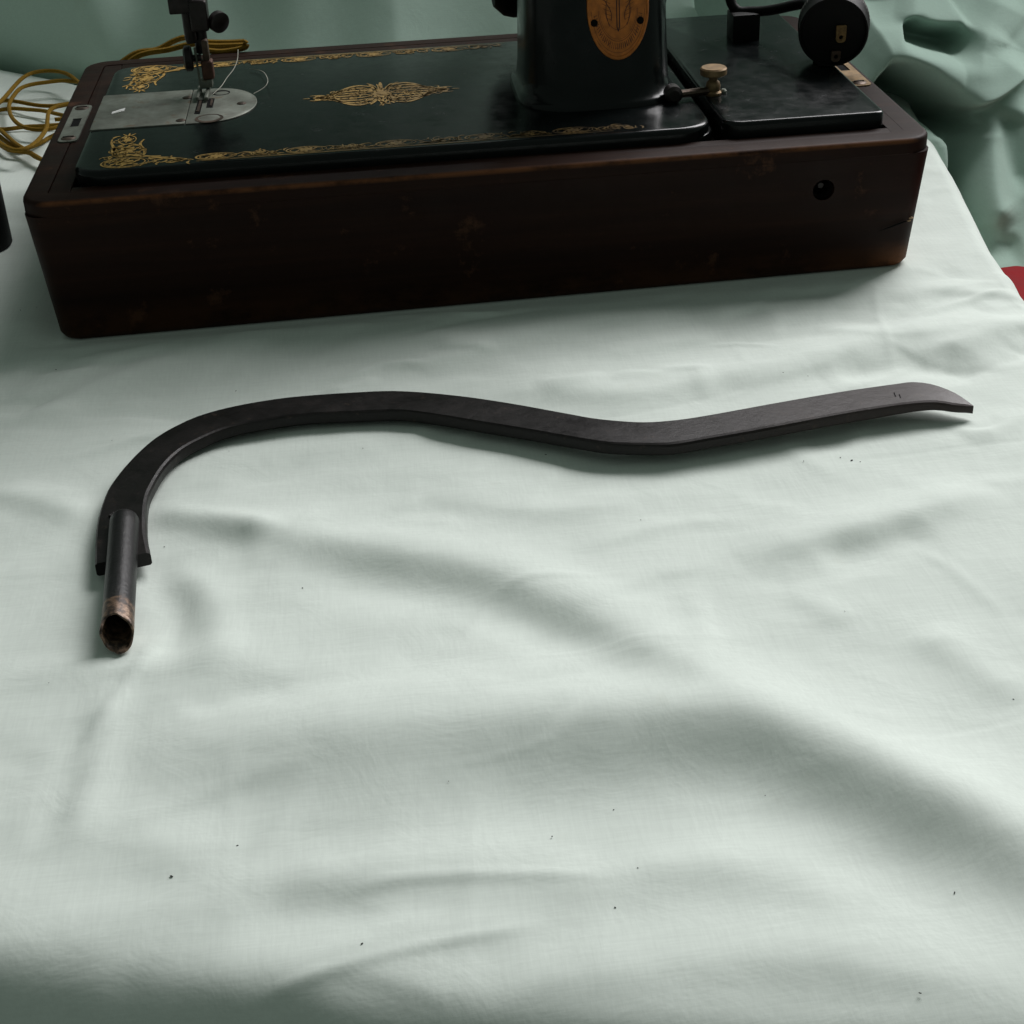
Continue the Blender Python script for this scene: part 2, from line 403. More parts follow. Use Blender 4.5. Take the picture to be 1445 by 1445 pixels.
    Z += F([(318, 1330), (322, 1180), (330, 1040)], .25, 2, 2)
    Z += F([(655, 900), (700, 842), (770, 822), (840, 818)], .4, 2, 3)
    Z += F([(1235, 400), (1240, 450), (1262, 520)], .4, 2, 2)
    Z += F([(1290, 770), (1350, 810), (1420, 870)], .4, 2, 3)
    if small: creases(X, Y, Z, 150, (-.12, .55), (-.50, .22), .15, .75, (.012, .05), (.35, 1.0), (1.8, 7.5), 5)
    if small: creases(X, Y, Z, 60, (-.05, .52), (-.14, .0), .35, .45, (.015, .05), (.6, 1.5), (3, 8), 6)
    if small: creases(X, Y, Z, 40, (-.12, .55), (-.50, .1), 0, 1.2, (.02, .07), (.10, .28), (.7, 1.6), 9)
    # front edge of the seat falling away at lower left
    fy = np.array([at(u, v)[:2] for u, v in [(-300, 1330), (0, 1372), (250, 1388), (500, 1415), (800, 1450), (1100, 1480), (1600, 1500)]])
    d = np.interp(X, fy[:, 0], fy[:, 1])-Y
    s = .006*np.log1p(np.exp(np.clip(d/.006, -30, 60)))
    Z -= 1.9*s
    # behind the machine the cloth dips into a crease and climbs the backrest
    yc = np.interp(X, [-.6, -.15, -.06, .05, .2, .5, .9], [.66, .605, .56, .47, .42, .45, .47])
    b = np.clip(Y-yc, 0, None); blend = 1/(1+np.exp(np.clip(-(X+.02)/.02, -30, 30)))
    Z += 1.25*np.minimum(b, .16)+1.75*np.clip(b-.16, 0, .34)+.1*np.clip(b-.50, 0, None)-.012*(1-np.exp(-b/.03))  # unseen upper slope raised to keep window light off the back
    lefty = 1-blend
    Z += lefty*(-.045*np.exp(-np.abs((Y-yc-.002)/.030)**3)+.030/(1+np.exp(np.clip(-(Y-yc-.012)/.005, -30, 30))))
    return Z
def back_folds(X, Y):
    F = lambda px, h, wn, wf: fold(X, Y, px, h, wn, wf)
    Z = wiggle(X, Y, .25, .007, 8, 21, (1.6, .5))+wiggle(X, Y, .10, .0028, 8, 24, (1.7, .4))
    Z += F([(90, 20), (150, 45), (190, 65)], 6, 16, 22)
    Z += F([(430, -10), (500, 25), (560, 45)], 8, 20, 26)
    Z += F([(560, -20), (640, 20), (700, 45)], 9, 16, 26)
    Z += F([(460, 10), (480, 40), (520, 60)], -5, 14, 14)
    return Z

def build_sheet():
    ys = np.concatenate([np.linspace(-.66, -.50, 60)[:-1], np.linspace(-.50, .0, 330)[:-1], np.linspace(.0, .35, 110)[:-1], np.linspace(.35, 1.15, 190)])
    ncol = 430; drop = 36
    Xs = np.zeros((len(ys), ncol+drop)); Ys = np.zeros_like(Xs); Zd = np.zeros_like(Xs); fade = np.ones_like(Xs)
    r = .011
    for j, y in enumerate(ys):
        e = edge_x(y)
        t = np.linspace(0, 1, ncol)
        xl = -.62+(e+.62)*(1-(1-t)**1.25)
        Xs[j, :ncol] = xl
        s = np.linspace(0, 1, drop+1)[1:]
        a = np.minimum(s*drop*.12, PI/2)
        sv = np.maximum(s*drop*.12-PI/2, 0)*.075
        Xs[j, ncol:] = e+r*np.sin(a)+.05*sv
        Zd[j, ncol:] = -r*(1-np.cos(a))-sv
        fade[j, ncol:] = np.cos(a)
        Ys[j] = y
    Z = sheet_height(Xs, Ys)+back_folds(Xs, Ys)*np.clip((Ys-.3)/.15, 0, 1)
    # flatten beneath the wooden base
    inb = np.clip(1-np.maximum.reduce([np.maximum(-.0-Xs, Xs-.46), np.maximum(-.0-Ys, Ys-.262)])/.022, 0, 1)
    inb = inb**1.5*(3-2*inb**.5)*.5 if False else np.clip(inb, 0, 1)
    inb = inb*inb*(3-2*inb)
    Z = Z*(1-inb)+(.0004-.0052*np.clip(1-Xs/.46, 0, 1))*inb
    # the cloth is pressed down under the lever
    fz = [(0.5*(at(*f, lever_z(f[0]))+at(*g, lever_z(g[0])))) for f, g in zip(lever_far, lever_near)]
    P = smooth_path(fz, 60); best = np.full(Xs.shape, 1e9); LB = np.zeros_like(Xs)
    for i in range(len(P)-1):
        d, _, t = seg_dist(Xs, Ys, P[i, :2], P[i+1, :2]); m = d < best
        best = np.where(m, d, best); LB = np.where(m, P[i, 2]*(1-t)+P[i+1, 2]*t-LT-.0004, LB)
    lim = LB+np.clip(best-.010, 0, None)*.55
    k = .0007; Z = -k*np.logaddexp(-Z/k, -lim/k)
    tb = [at(175, 740, .008)[:2], at(165, 905, .008)[:2]]
    d, _, _ = seg_dist(Xs, Ys, tb[0], tb[1]); lim = .0018+np.clip(d-.005, 0, None)*.6
    Z = -k*np.logaddexp(-Z/k, -lim/k)
    Z = Z*fade+Zd
    ny, nx = Xs.shape
    V = np.stack([Xs, Ys, Z], -1).reshape(-1, 3)
    i = np.arange(nx-1)[None, :]+nx*np.arange(ny-1)[:, None]
    Fc = np.stack([i, i+1, i+nx+1, i+nx], -1).reshape(-1, 4)
    return V, Fc, (Xs, Ys, Z)
def mesh_np(name, V, F, m):
    me = bpy.data.meshes.new(name); me.from_pydata(V.tolist(), [], F.tolist()); me.materials.append(m)
    me.polygons.foreach_set('use_smooth', np.ones(len(F), bool)); me.update()
    o = bpy.data.objects.new(name, me); C.objects.link(o); return o
V, Fc, SG = build_sheet()
YCX, YCY = [-.6, -.15, -.06, .05, .2, .5, .9], [.66, .605, .56, .47, .42, .45, .47]
rowy = SG[1].reshape(-1)-np.interp(SG[0], YCX, YCY).reshape(-1)
backf = (rowy[Fc] > .03).all(1)
sheet = mesh_np('tablecloth', V, Fc[~backf], M_cloth); sheet['kind'] = 'structure'
bm = bmesh.new(); bm.from_mesh(sheet.data); bmesh.ops.delete(bm, geom=[v for v in bm.verts if not v.link_faces], context='VERTS'); bm.to_mesh(sheet.data); bm.free()
def build_backdrop():
    xs = np.linspace(-.62, .95, 420); t = np.concatenate([np.linspace(0, .12, 70)[:-1], np.linspace(.12, .62, 90)])
    X = np.repeat(xs[None, :], len(t), 0); Y = np.interp(X, YCX, YCY)+.008+t[:, None]
    Z = sheet_height(X, Y, False)+back_folds(X, Y)+.0035
    left = 1/(1+np.exp(np.clip((X+.02)/.015, -30, 30)))
    Y = Y-left*.050*(1-np.exp(-t[:, None]/.006))
    ny, nx = X.shape
    i = np.arange(nx-1)[None, :]+nx*np.arange(ny-1)[:, None]
    return np.stack([X, Y, Z], -1).reshape(-1, 3), np.stack([i, i+1, i+nx+1, i+nx], -1).reshape(-1, 4)
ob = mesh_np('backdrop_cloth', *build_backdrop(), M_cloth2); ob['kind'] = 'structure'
def sheet_z(x, y):
    X, Y, Z = SG; j = np.argmin(abs(Y[:, 0]-y)); i = np.argmin(abs(X[j]-x)); return float(Z[j, i])

# bunched cloth hanging beyond the right-hand edge
BA, BB = -.120, .55        # the bunched cloth leans back on the plane z = BA + BB*y
def at_lean(u, v, h=0.0):
    d = MR @ np.array([(u-722.5)/FPX, -(v-722.5)/FPX, -1])
    t = (BA+h+BB*CAM[1]-CAM[2])/(d[2]-BB*d[1]); return CAM+t*d
NY, NZ = -.97, .22      # folds stand out along this direction, so their near sides overhang
def build_bunch():
    xs = np.linspace(.44, .98, 430); ys = np.concatenate([np.linspace(-.03, .50, 420)[:-1], np.linspace(.50, .85, 80)])
    X, Y = np.meshgrid(xs, ys)
    Z = np.zeros_like(X)
    def F(px, h, wn, wf, e=.25):
        he = max(h, 0)*.001; P = smooth_path([(at_lean(u, v, he*(NZ-BB*NY))-he*np.array([0, NY, NZ]))[:2] for u, v in px], max(8, 5*len(px)))
        n = len(P)-1; best = np.full(X.shape, 1e9); sd = np.ones(X.shape); T = np.zeros(X.shape)
        for i in range(n):
            d, s, t = seg_dist(X, Y, P[i], P[i+1]); m = d < best
            best = np.where(m, d, best); sd = np.where(m, s, sd); T = np.where(m, (i+t)/n, T)
        wdt = np.where(sd > 0, wf, wn)*.001
        q = np.clip(np.minimum(T, 1-T)/e, 0, 1); q = q*q*(3-2*q) if e > 0 else 1
        return np.exp(-np.abs(best/wdt)**2.2)*h*.001*(.0+q)
    Z += wiggle(X, Y, .18, .0025, 10, 31)
    # rolled band: lit top, steep near side
    Z += F([(1060, 66), (1130, 72), (1200, 86), (1245, 92), (1285, 88), (1320, 118), (1362, 150), (1400, 140), (1440, 112), (1480, 80)], 30, 6, 36, .12)
    Z += F([(1230, 70), (1290, 70), (1340, 85), (1400, 105)], 7, 14, 18)
    # black pocket beneath it
    Z += F([(1215, 122), (1260, 118), (1300, 140), (1345, 172), (1362, 200)], -85, 13, 13, .15)
    Z += F([(1357, 160), (1360, 210), (1362, 270), (1372, 330), (1385, 380)], -50, 9, 9, .15)
    Z += F([(1285, 112), (1296, 128), (1312, 145)], 9, 5, 5)
    # strip lying along the seat edge
    Z += F([(1268, 146), (1300, 160), (1328, 190), (1344, 230), (1352, 262)], 9, 6, 5, .2)
    # rounded fold and the creases right of it
    Z += F([(1440, 330), (1404, 290), (1392, 240), (1392, 190), (1408, 160)], 15, 15, 13, .2)
    Z += F([(1455, 280), (1438, 230), (1428, 180), (1430, 150)], -14, 8, 8)
    Z += F([(1500, 300), (1470, 240), (1455, 190), (1450, 130)], 12, 12, 12)
    Z += F([(1380, 320), (1410, 345), (1450, 352)], -8, 12, 8)
    # shadowed pocket above the band and the folds behind
    Z += F([(1262, 36), (1300, 52), (1340, 60), (1372, 70)], -48, 13, 10, .2)
    Z += F([(1268, 12), (1310, 26), (1350, 26), (1372, 22)], 14, 9, 26, .2)
    Z += F([(1390, 78), (1392, 50), (1410, 20), (1430, -20)], 18, 20, 10, .3)
    Z += F([(1230, -10), (1240, 20), (1250, 45)], -6, 12, 14)
    creases(X, Y, Z, 55, (.50, .85), (.0, .6), 1.1, .6, (.02, .07), (.8, 2.4), (2, 7), 14)
    ny, nx = X.shape
    keep_edge = edge_x(Y)
    base_z = BA+BB*Y+1.3*np.clip(Y-.47, 0, .37)-np.clip(.53-X, 0, None)*1.3  # steeper unseen rise at the back, added to block window light
    V = np.stack([X, Y+NY*Z, base_z+NZ*Z], -1).reshape(-1, 3)
    i = np.arange(nx-1)[None, :]+nx*np.arange(ny-1)[:, None]
    Fc = np.stack([i, i+1, i+nx+1, i+nx], -1).reshape(-1, 4)
    lim = at_lean(1445, 372)[1]
    ok = ((X > keep_edge+.001) | (Y > .20)) & (Y > lim-.024)
    f = ok.reshape(-1)[Fc].all(1)
    return V, Fc[f]
V, Fc = build_bunch()
o = mesh_np('draped_cloth', V, Fc, M_cloth3); tag(o, 'mint cloth, coloured darker for shade, bunched in heavy folds beyond the far right edge of the table', 'cloth')

# ------------------------------------------------------------------ red cushion at the right
bm = bmesh.new(); yl = float(at_lean(1445, 384)[1]); add_box(bm, .495, .80, -.22, yl+.030, -.24, BA+BB*yl+.0015, .014, 5)
tag(link('cushion', bm, M_red), 'red fabric cushion glimpsed at the right edge below the cloth', 'cushion')

# ------------------------------------------------------------------ knee lever
lev = thing('knee_lever', 'long bent black steel bar with a hollow tube end lying on the cloth', 'lever')
def build_lever():
    n = 130
    A = smooth_path([at(u, v, lever_z(u)) for u, v in lever_far], n)
    Bq = smooth_path([at(u, v, lever_z(u)) for u, v in lever_near], n)
    rings = []; c = .0008
    for i in range(n):
        a, b = A[i], Bq[i]; d = b-a; L = np.linalg.norm(d); d = d/max(L, 1e-6); cc = min(c, L*.3)
        tt = LT if i < n-14 else LT*(1-.35*((i-(n-14))/14))
        dn = np.array([0, 0, -tt])
        c2 = min(.0016, L*.3); rings.append([a+d*cc, b-d*c2, b-d*c2*.3+np.array([0, 0, -c2*.3]), b+np.array([0, 0, -c2]), b+dn+np.array([0, 0, cc]), b+dn-d*cc, a+dn+d*cc, a+dn+np.array([0, 0, cc]), a+np.array([0, 0, -cc])])
    return loft([[tuple(p) for p in r] for r in rings])
link('bar', build_lever(), M_lever, lev, sharp=22)
def build_tube():
    p = at(176, 733, .0095); q = at(164.5, 905, .0078)
    q = np.array([q[0], q[1], .0078]); bm = bmesh.new(); n = 40; Rr = .0060; ri = .0050
    d = (q-p); L = np.linalg.norm(d); d /= L
    side = np.cross(d, [0, 0, 1]); side /= np.linalg.norm(side); up = np.cross(side, d)
    rings = []
    rl = [(0, .3, 0), (0, .75, 0), (.0008, .93, 0), (.002, 1, 0)]
    ts = [t for t in np.linspace(.08, .9, 14)]
    def end_cut(k):
        a = 2*PI*k/n; s = math.sin(a)      # s = 1 top
        j = .0005*math.sin(3*a+1)+.00025*math.sin(7*a)+.0001*math.sin(13*a+2)
        notch = .0030*math.exp(-((a-.95)/.22)**2)-.0022*math.exp(-((a-.45)/.25)**2)+.0035*math.exp(-((a-3.6)/.45)**2)
        return L-.0050*(s+1)*.9-notch*.5+j
    for off, f, _ in rl:
        rings.append([p+d*off+Rr*f*(math.cos(2*PI*k/n)*side+math.sin(2*PI*k/n)*up) for k in range(n)])
    for t in ts:
        rings.append([p+d*(.002+(end_cut(k)-.002)*t)+Rr*(math.cos(2*PI*k/n)*side+math.sin(2*PI*k/n)*up) for k in range(n)])
    def rad(k, base): return base*(1+.05*math.sin(2*2*PI*k/n+.5)+.03*math.sin(5*2*PI*k/n))
    for t, rr in ((.97, Rr), (.997, Rr*.99), (1.0, (Rr+ri)/2), (.997, ri*1.02), (.9, ri), (.6, ri)):
        rings.append([p+d*(.002+(end_cut(k)-.002)*t)+rad(k, rr)*(math.cos(2*PI*k/n)*side+math.sin(2*PI*k/n)*up) for k in range(n)])
    return loft([[tuple(x) for x in r] for r in rings])
link('tube', build_tube(), M_tube, lev, sharp=60)
def weld():          # beads of weld where the tube is let into the bar
    bm = bmesh.new()
    for px in ([(155, 729), (160, 725), (170, 723), (181, 723), (190, 728)],):
        P = smooth_path([at(u, v, .0090) for u, v in px], 26)
        add_tube(bm, P, [.0007+.00012*math.sin(i*1.9) for i in range(26)], 7)
    return bm
link('weld', weld(), M_lever, lev)
def nicks():
    bm = bmesh.new()
    for u, v in ((1262, 557), (1269, 559)):
        z = lever_z(u)+.00012; p0, p1 = at(u, v-3, z), at(u+1.5, v+2.5, z); d = np.array([.0003, 0, 0])
        bm.faces.new([bm.verts.new(tuple(x)) for x in (p0-d, p0+d*.5, p1+d, p1-d*.5)])
    return bm
link('nick', nicks(), M_dark, lev)

# ------------------------------------------------------------------ wooden base
HT = .074; BD = .2625
base = thing('wooden_base', 'dark brown wooden case base with worn edges under the sewing machine', 'case')
bm = bmesh.new()
prof = [(0, .0030, .010), (.0015, .0005, .010), (.004, -.0008, .010), (.0660, -.0056, .010)]
sag = lambda x, z: z-.0052*(1-x/.46)*(1-z/.066)
rings = [[(x, y, sag(x, z)) for x, y in rrect(0+i, .46-i, 0+i, BD-i, r)] for z, i, r in prof]
body = loft(rings, True, True)
case = link('case_body', body, M_wood, base)
# lever hole through the front
hc = at(1162, 268, y=-.004)
cut = link('cutter', lathe((hc[0], -.01, hc[2]), (hc[0], .014, hc[2]), [(0, .0058), (1, .0058)], 32), M_wood)
md = case.modifiers.new('b', 'BOOLEAN'); md.object = cut; md.operation = 'DIFFERENCE'; md.solver = 'EXACT'
dg = bpy.context.evaluated_depsgraph_get(); me2 = bpy.data.meshes.new_from_object(case.evaluated_get(dg)); case.modifiers.clear(); case.data = me2
cm = cut.data; bpy.data.objects.remove(cut); bpy.data.meshes.remove(cm)
case.data.set_sharp_from_angle(angle=math.radians(35))
bm = lathe((hc[0], .012, hc[2]), (hc[0], -.0022, hc[2]), [(0, .0057), (.2, .0057), (.9, .0056), (1, .0051), (.9, .0046), (.3, .0044)], 32, closed=False)
soc = link('lever_socket', bm, M_knurl, base)
link('socket_pin', lathe((hc[0]+.0005, .013, hc[2]), (hc[0]+.0005, .003, hc[2]), [(0, .0022), (.9, .0022), (1, .0015)], 20), M_knurl, soc)
# rim moulding
def ringband(z0, z1, o, r, depth, e=.0018):
    seq = []
    outer = [(z0, o-.0004), (z0+.0004, o)]
    for k in range(5):
        a = .5*PI*k/4; outer.append((z1-e+e*math.sin(a), o-e*(1-math.cos(a))))
    rings = [[(x, y, z) for x, y in rrect(-q, .46+q, -q, BD+q, r+q)] for z, q in outer]
    rings.append([(x, y, z1) for x, y in rrect(depth, .46-depth, depth, BD-depth, .004)])
    rings.append([(x, y, z0) for x, y in rrect(depth, .46-depth, depth, BD-depth, .004)])
    rings.append(rings[0])
    bm = loft(rings, False, False); bmesh.ops.remove_doubles(bm, verts=bm.verts[:], dist=1e-6); return bm
link('rim', ringband(.0658, HT, .0062, .010, .0065, .0024), M_wood, base)
# deck boards inside the rim
link('deck_board', slab(.0068, .0178, .0068, BD-.0068, .062, HT-.0003, .0012, .0005), M_wood, base)
link('deck_board', box(.4464, .4537, .0066, BD-.0066, .062, HT-.0001), M_wood, base)
link('deck_board', slab(.0181, .4465, .0068, .0150, .062, HT-.0001, .0008, .0004), M_wood, base)
link('deck_board', slab(.0181, .4465, .2190, BD-.0068, .062, HT-.0001, .0008, .0004), M_wood, base)
# left lock plate
def lock_plate(x0, x1, y0, y1, hx0, hx1, hy0, hy1, m, name='lock_plate'):
    out = rrect(x0, x1, y0, y1, .0038, 7); inn = rrect(hx0, hx1, hy0, hy1, .0004, 7)
    lp = link(name, ring_plate(out, inn, HT-.0002, HT+.0007), m, base)
    link('lock_slot', box(hx0+.0001, hx1-.0001, hy0+.0001, hy1-.0001, HT-.0001, HT+.00012), M_dark, lp)
    for yy in (y0+.0062, y1-.0062):
        xx = (x0+x1)/2; s = link('screw', lathe((xx, yy, HT+.0004), (xx, yy, HT+.0016), [(0, .0042), (.35, .0042), (.85, .0028), (1, .001)], 20), M_steel, lp)
        link('screw_slot', box(xx-.0030, xx+.0030, yy-.0005, yy+.0005, HT+.0012, HT+.00175), M_dark, s)
lock_plate(-.0005, .0105, .0930, .1640, .0026, .0076, .1210, .1370, M_nickel)
lock_plate(.4500, .4625, .092, .152, .4535, .4590, .1245, .1385, M_brass)
# crack and chips near the right-hand corner
bm = bmesh.new()
cr = [at(u, v, y=-.0036) for u, v in ((1240, 326), (1255, 321), (1268, 316), (1279, 312))]
add_tube(bm, cr, [.0001, .0004, .0005, .0004], 5); link('crack', bm, M_dark, base)
bm = bmesh.new()
for (u, v, r_) in ((1284, 311, .0011), (1289, 307, .0013), (1280, 313, .0007)):
    q = at(u, v, y=-.0012); q[0] = min(q[0], .4572)+(u-1284)*.0002; bmesh.ops.create_icosphere(bm, subdivisions=2, radius=r_, matrix=Matrix.Translation(q) @ Matrix.Diagonal((1.2, .8, .45, 1)))
link('chip', bm, M_scuff, base)

# ------------------------------------------------------------------ sewing machine
ZB = .0815
sm = thing('sewing_machine', 'old black sewing machine with gold scroll decals set in a wooden base', 'sewing machine')
bed = link('bed', slab(.0186, .3535, .0140, .2195, .066, ZB, (.016, .020, .014, .012), .0030, 8, 5), M_black, sm)
link('bed_foot', slab(.0200, .3555, .0155, .2185, .064, .0752, (.016, .020, .014, .012), .001, 8, 3), M_black, sm)
cover = link('motor_cover', slab(.3590, .4460, .0165, .2480, .066, ZB+.0006, (.010, .006, .008, .008), .0022, 6, 4), M_black, sm)
# ---- slide plate and needle plate
ZP = ZB+.0007
link('slide_plate', slab(.0195, .0714, .0862, .1540, ZB-.0005, ZP, .0012, .0003, 3, 2), M_nickel, sm)
pts = [(.0719, .0858)]
cx, cy, ra, rb = .0840, .1195, .0260, .0337
for k in range(29):
    a = -PI/2+PI*k/28; pts.append((cx+ra*math.cos(a), cy+rb*math.sin(a)))
pts.append((.0719, .1532))
npl = link('needle_plate', loft([[(x, y, ZB-.0005) for x, y in pts], [(x, y, ZP-.0002) for x, y in pts], [((x-cx)*.99+cx, (y-cy)*.99+cy, ZP) for x, y in pts]]), M_nickel, sm)
def on_plate(px, z): return [tuple(at(u, v, z)) for u, v in px]
def slotq(px, name, m, par, h=.00015):
    b = on_plate(px, ZP); bm = bmesh.new()
    loft([[(x, y, ZP-.0003) for x, y, _ in b], [(x, y, ZP+h) for x, y, _ in b]], bm=bm); return link(name, bm, m, par)
slotq([(274, 161), (282, 161), (287, 141), (280, 141)], 'feed_slot', M_dark, npl)
slotq([(291, 152), (300, 152), (303, 139), (294, 139)], 'feed_slot', M_dark, npl)
slotq([(296, 150), (299, 150), (301, 141), (298, 141)], 'feed_dog', M_steel, npl, .0005)
slotq([(277, 158), (281, 158), (285, 143), (282, 143)], 'feed_dog', M_steel, npl, .0005)
for (u, v) in ((264, 138), (255, 170), (341, 146)):
    q = at(u, v, ZP); s = link('screw', lathe((q[0], q[1], ZP-.0002), (q[0], q[1], ZP+.0007), [(0, .0028), (.6, .0026), (1, .0016)], 18), M_steel, npl)
q = at(295, 167, ZP)
link('bobbin_recess', ring_plate([(q[0]+.0080*math.cos(t), q[1]+.0080*math.sin(t)) for t in np.linspace(0, 2*PI, 32, endpoint=False)], [(q[0]+.0062*math.cos(t), q[1]+.0010+.0060*math.sin(t)) for t in np.linspace(0, 2*PI, 32, endpoint=False)], ZP-.0002, ZP+.00012), M_steel, npl)
q = at(312, 131, ZP)
link('thread_hole', ring_plate([(q[0]+.0052*math.cos(t), q[1]+.0052*math.sin(t)) for t in np.linspace(0, 2*PI, 32, endpoint=False)], [(q[0]+.0004+.0042*math.cos(t), q[1]-.0006+.0038*math.sin(t)) for t in np.linspace(0, 2*PI, 32, endpoint=False)], ZP-.0002, ZP+.00014), M_dark, npl)
bm = bmesh.new(); q0 = at(158, 160, ZP); q1 = at(176, 155, ZP)
loft([[(q0[0], q0[1]-.002, ZP-.0002), (q1[0], q1[1]-.003, ZP-.0002), (q1[0], q1[1]+.003, ZP-.0002), (q0[0], q0[1]+.002, ZP-.0002)],
      [(q0[0], q0[1]-.002, ZP+.0003), (q1[0], q1[1]-.003, ZP+.0004), (q1[0], q1[1]+.003, ZP+.0004), (q0[0], q0[1]+.002, ZP+.0003)]], bm=bm)
link('thumb_notch_glint', bm, simple('nickel_highlight', (.85, .85, .8), .5, .0), sm)  # pale patch painted as the highlight on the notch
# ---- pillar, arm and head
def rr3(cx, cy, hx, hy, r, z, seg=7): return [(x, y, z) for x, y in rrect(cx-hx, cx+hx, cy-hy, cy+hy, r, seg)]
px0 = at(722, 100, y=.11)[0]
PX, PY = .3015, .1080
rings = []
for z, hx, hy, r in ((ZB-.001, .0450, .050, .030), (ZB+.0016, .0450, .050, .030), (ZB+.0032, .0436, .0485, .029), (ZB+.0045, .0415, .0455, .028), (ZB+.012, .0405, .0440, .027), (ZB+.03, .0400, .0415, .026), (ZB+.07, .0390, .0385, .025), (ZB+.11, .0380, .037, .024), (ZB+.15, .0380, .036, .024), (ZB+.168, .034, .034, .024), (ZB+.174, .028, .028, .022)):
    rings.append(rr3(PX, PY, hx, hy, r, z))
link('pillar', loft(rings), M_black, sm, sharp=60)
rings = []
for x, hz, hy, zc in ((.300, .026, .030, .232), (.24, .025, .028, .234), (.17, .023, .025, .238), (.11, .022, .023, .240), (.085, .024, .024, .238)):
    rings.append([(x, y, z) for y, z in rrect(PY+.018-hy, PY+.018+hy, zc-hz, zc+hz, .018, 6)])
link('arm', loft(rings), M_black, sm, sharp=60)
NX, NY = .0815, .1400
link('head', slab(NX-.022, NX+.022, NY-.026, NY+.026, .188, .266, .012, .008), M_black, sm)
# motor behind the pillar
mxl = float(at(691, 5, y=.205)[0]); mzb = float(at(712, 30, y=.190)[2]); mc = mzb+.0300
link('motor', lathe((mxl, .205, mc), (.352, .205, mc), [(0, .012), (.02, .024), (.08, .0295), (.14, .031), (.9, .031), (.98, .026), (1, .012)], 40), M_matt, sm)
bm = bmesh.new(); add_box(bm, .325, .352, .140, .215, .112, .170, .006, 3); link('motor_bracket', bm, M_matt, sm)
# ---- badge
bc = at(873, 8, y=PY-.0445); hy = PY-.0434
def oval(cx, cz, a, b, n=48): return [(cx+a*math.cos(2*PI*k/n), cz+b*math.sin(2*PI*k/n)) for k in range(n)]
e = at(917, 8, y=hy)[0]; a_ = (at(917, 8, y=hy)[0]-at(829, 8, y=hy)[0])/2; bz = at(873, 85, y=hy)[2]; b_ = .0275
cxb = (at(917, 8, y=hy)[0]+at(829, 8, y=hy)[0])/2; czb = bz+b_
def face_y(z):   # front face of the pillar at height z
    zz = [ZB+.0045, ZB+.012, ZB+.03, ZB+.07, ZB+.11, ZB+.15]; hh = [.0455, .0440, .0415, .0385, .037, .036]
    return PY-np.interp(z, zz, hh)
def oring(sc, dy, n=48): return [(x, face_y(z)-dy, z) for x, z in oval(cxb, czb, a_*sc, b_*sc, n)]
bg_ = link('badge', loft([oring(1, -.001), oring(1, .0008), oring(.985, .0013), oring(.93, .0013), oring(.92, .0009), oring(.5, .0009), oring(.05, .0009)], True, True), M_badge, sm)
bm = bmesh.new()
def eng(pts2, wd, dy=.00105):
    P = np.array(pts2, float)
    for i in range(len(P)-1):
        d = P[i+1]-P[i]; n = np.array([-d[1], d[0]]); n = n/max(np.linalg.norm(n), 1e-9)*wd/2
        q = [P[i]+n, P[i]-n, P[i+1]-n, P[i+1]+n]
        bm.faces.new([bm.verts.new((a, face_y(b)-dy, b)) for a, b in q])
S_ = .001
for sc, wd in ((.86, .00018), (.64, .00022), (.60, .00012), (.42, .00018)):
    eng([(cxb+a_*sc*math.cos(t), czb+b_*sc*math.sin(t)) for t in np.linspace(PI*1.02, PI*1.98, 40)], wd)
for t in np.linspace(PI*1.06, PI*1.94, 34):      # worn, unreadable ring of letters
    r0, r1 = .68, .80; k = random.choice((0, 1, 2))
    c0, s0 = math.cos(t), math.sin(t)
    eng([(cxb+a_*r0*c0, czb+b_*r0*s0), (cxb+a_*r1*c0, czb+b_*r1*s0)], .0003)
    if k: eng([(cxb+a_*r1*c0, czb+b_*r1*s0), (cxb+a_*(r1-.04*k)*math.cos(t+.05), czb+b_*(r1-.04*k)*math.sin(t+.05))], .00025)
eng([(cxb-.0008, czb+.02), (cxb-.0007, czb-.010), (cxb, czb-.0125), (cxb+.0007, czb-.010), (cxb+.0008, czb+.02)], .0006)
for s in (-1, 1):
    eng([(cxb+s*(.003+.0035*math.sin(t*2.2)), czb+.012-.018*t) for t in np.linspace(0, 1.2, 16)], .0003)
    eng([(cxb+s*(.0065+.003*math.cos(t*2.6)), czb+.010-.012*t) for t in np.linspace(0, 1.4, 16)], .00035)
    for k in range(5): eng([(cxb+s*.004, czb+.002-.002*k), (cxb+s*(.0095-.0008*k), czb+.005-.0026*k)], .0002)
link('badge_engraving', bm, M_badge_line, bg_)
for (u, v) in ((903, 28), (838, 32)):
    q = at(u, v, y=face_y(.13)); fy_ = face_y(q[2])
    link('rivet', lathe((q[0], fy_-.0006, q[2]), (q[0], fy_-.0017, q[2]), [(0, .0020), (.6, .0019), (1, .001)], 16), M_dark, bg_)
# ---- bobbin-winder style latch beside the pillar
q0 = at(950, 134, ZB+.004); q1 = at(1006, 127, ZB+.003)
bm = bmesh.new(); add_tube(bm, smooth_path([q0, (q0+q1)/2, q1], 8), .0022, 10); lt = link('hinge_arm', bm, M_steel, sm)
link('hinge_knuckle', lathe((q0[0], q0[1]-.004, ZB+.0045), (q0[0], q0[1]+.006, ZB+.0045), [(0, .003), (.15, .0048), (.85, .0048), (1, .003)], 20), M_knurl, sm)
kb = at(1006, 132, ZB+.001)
kz = at(1006, 97, y=kb[1])[2]
H = kz-ZB
link('thumb_nut', lathe((kb[0], kb[1], ZB), (kb[0], kb[1], kz+.001), [(0, .0045), (.12, .0048), (.18, .0038), (.35, .0042), (.48, .0036), (.55, .0024), (.7, .0024), (.72, .0066), (.76, .0074), (.95, .0074), (1.0, .0066)], 32), M_brass, sm)
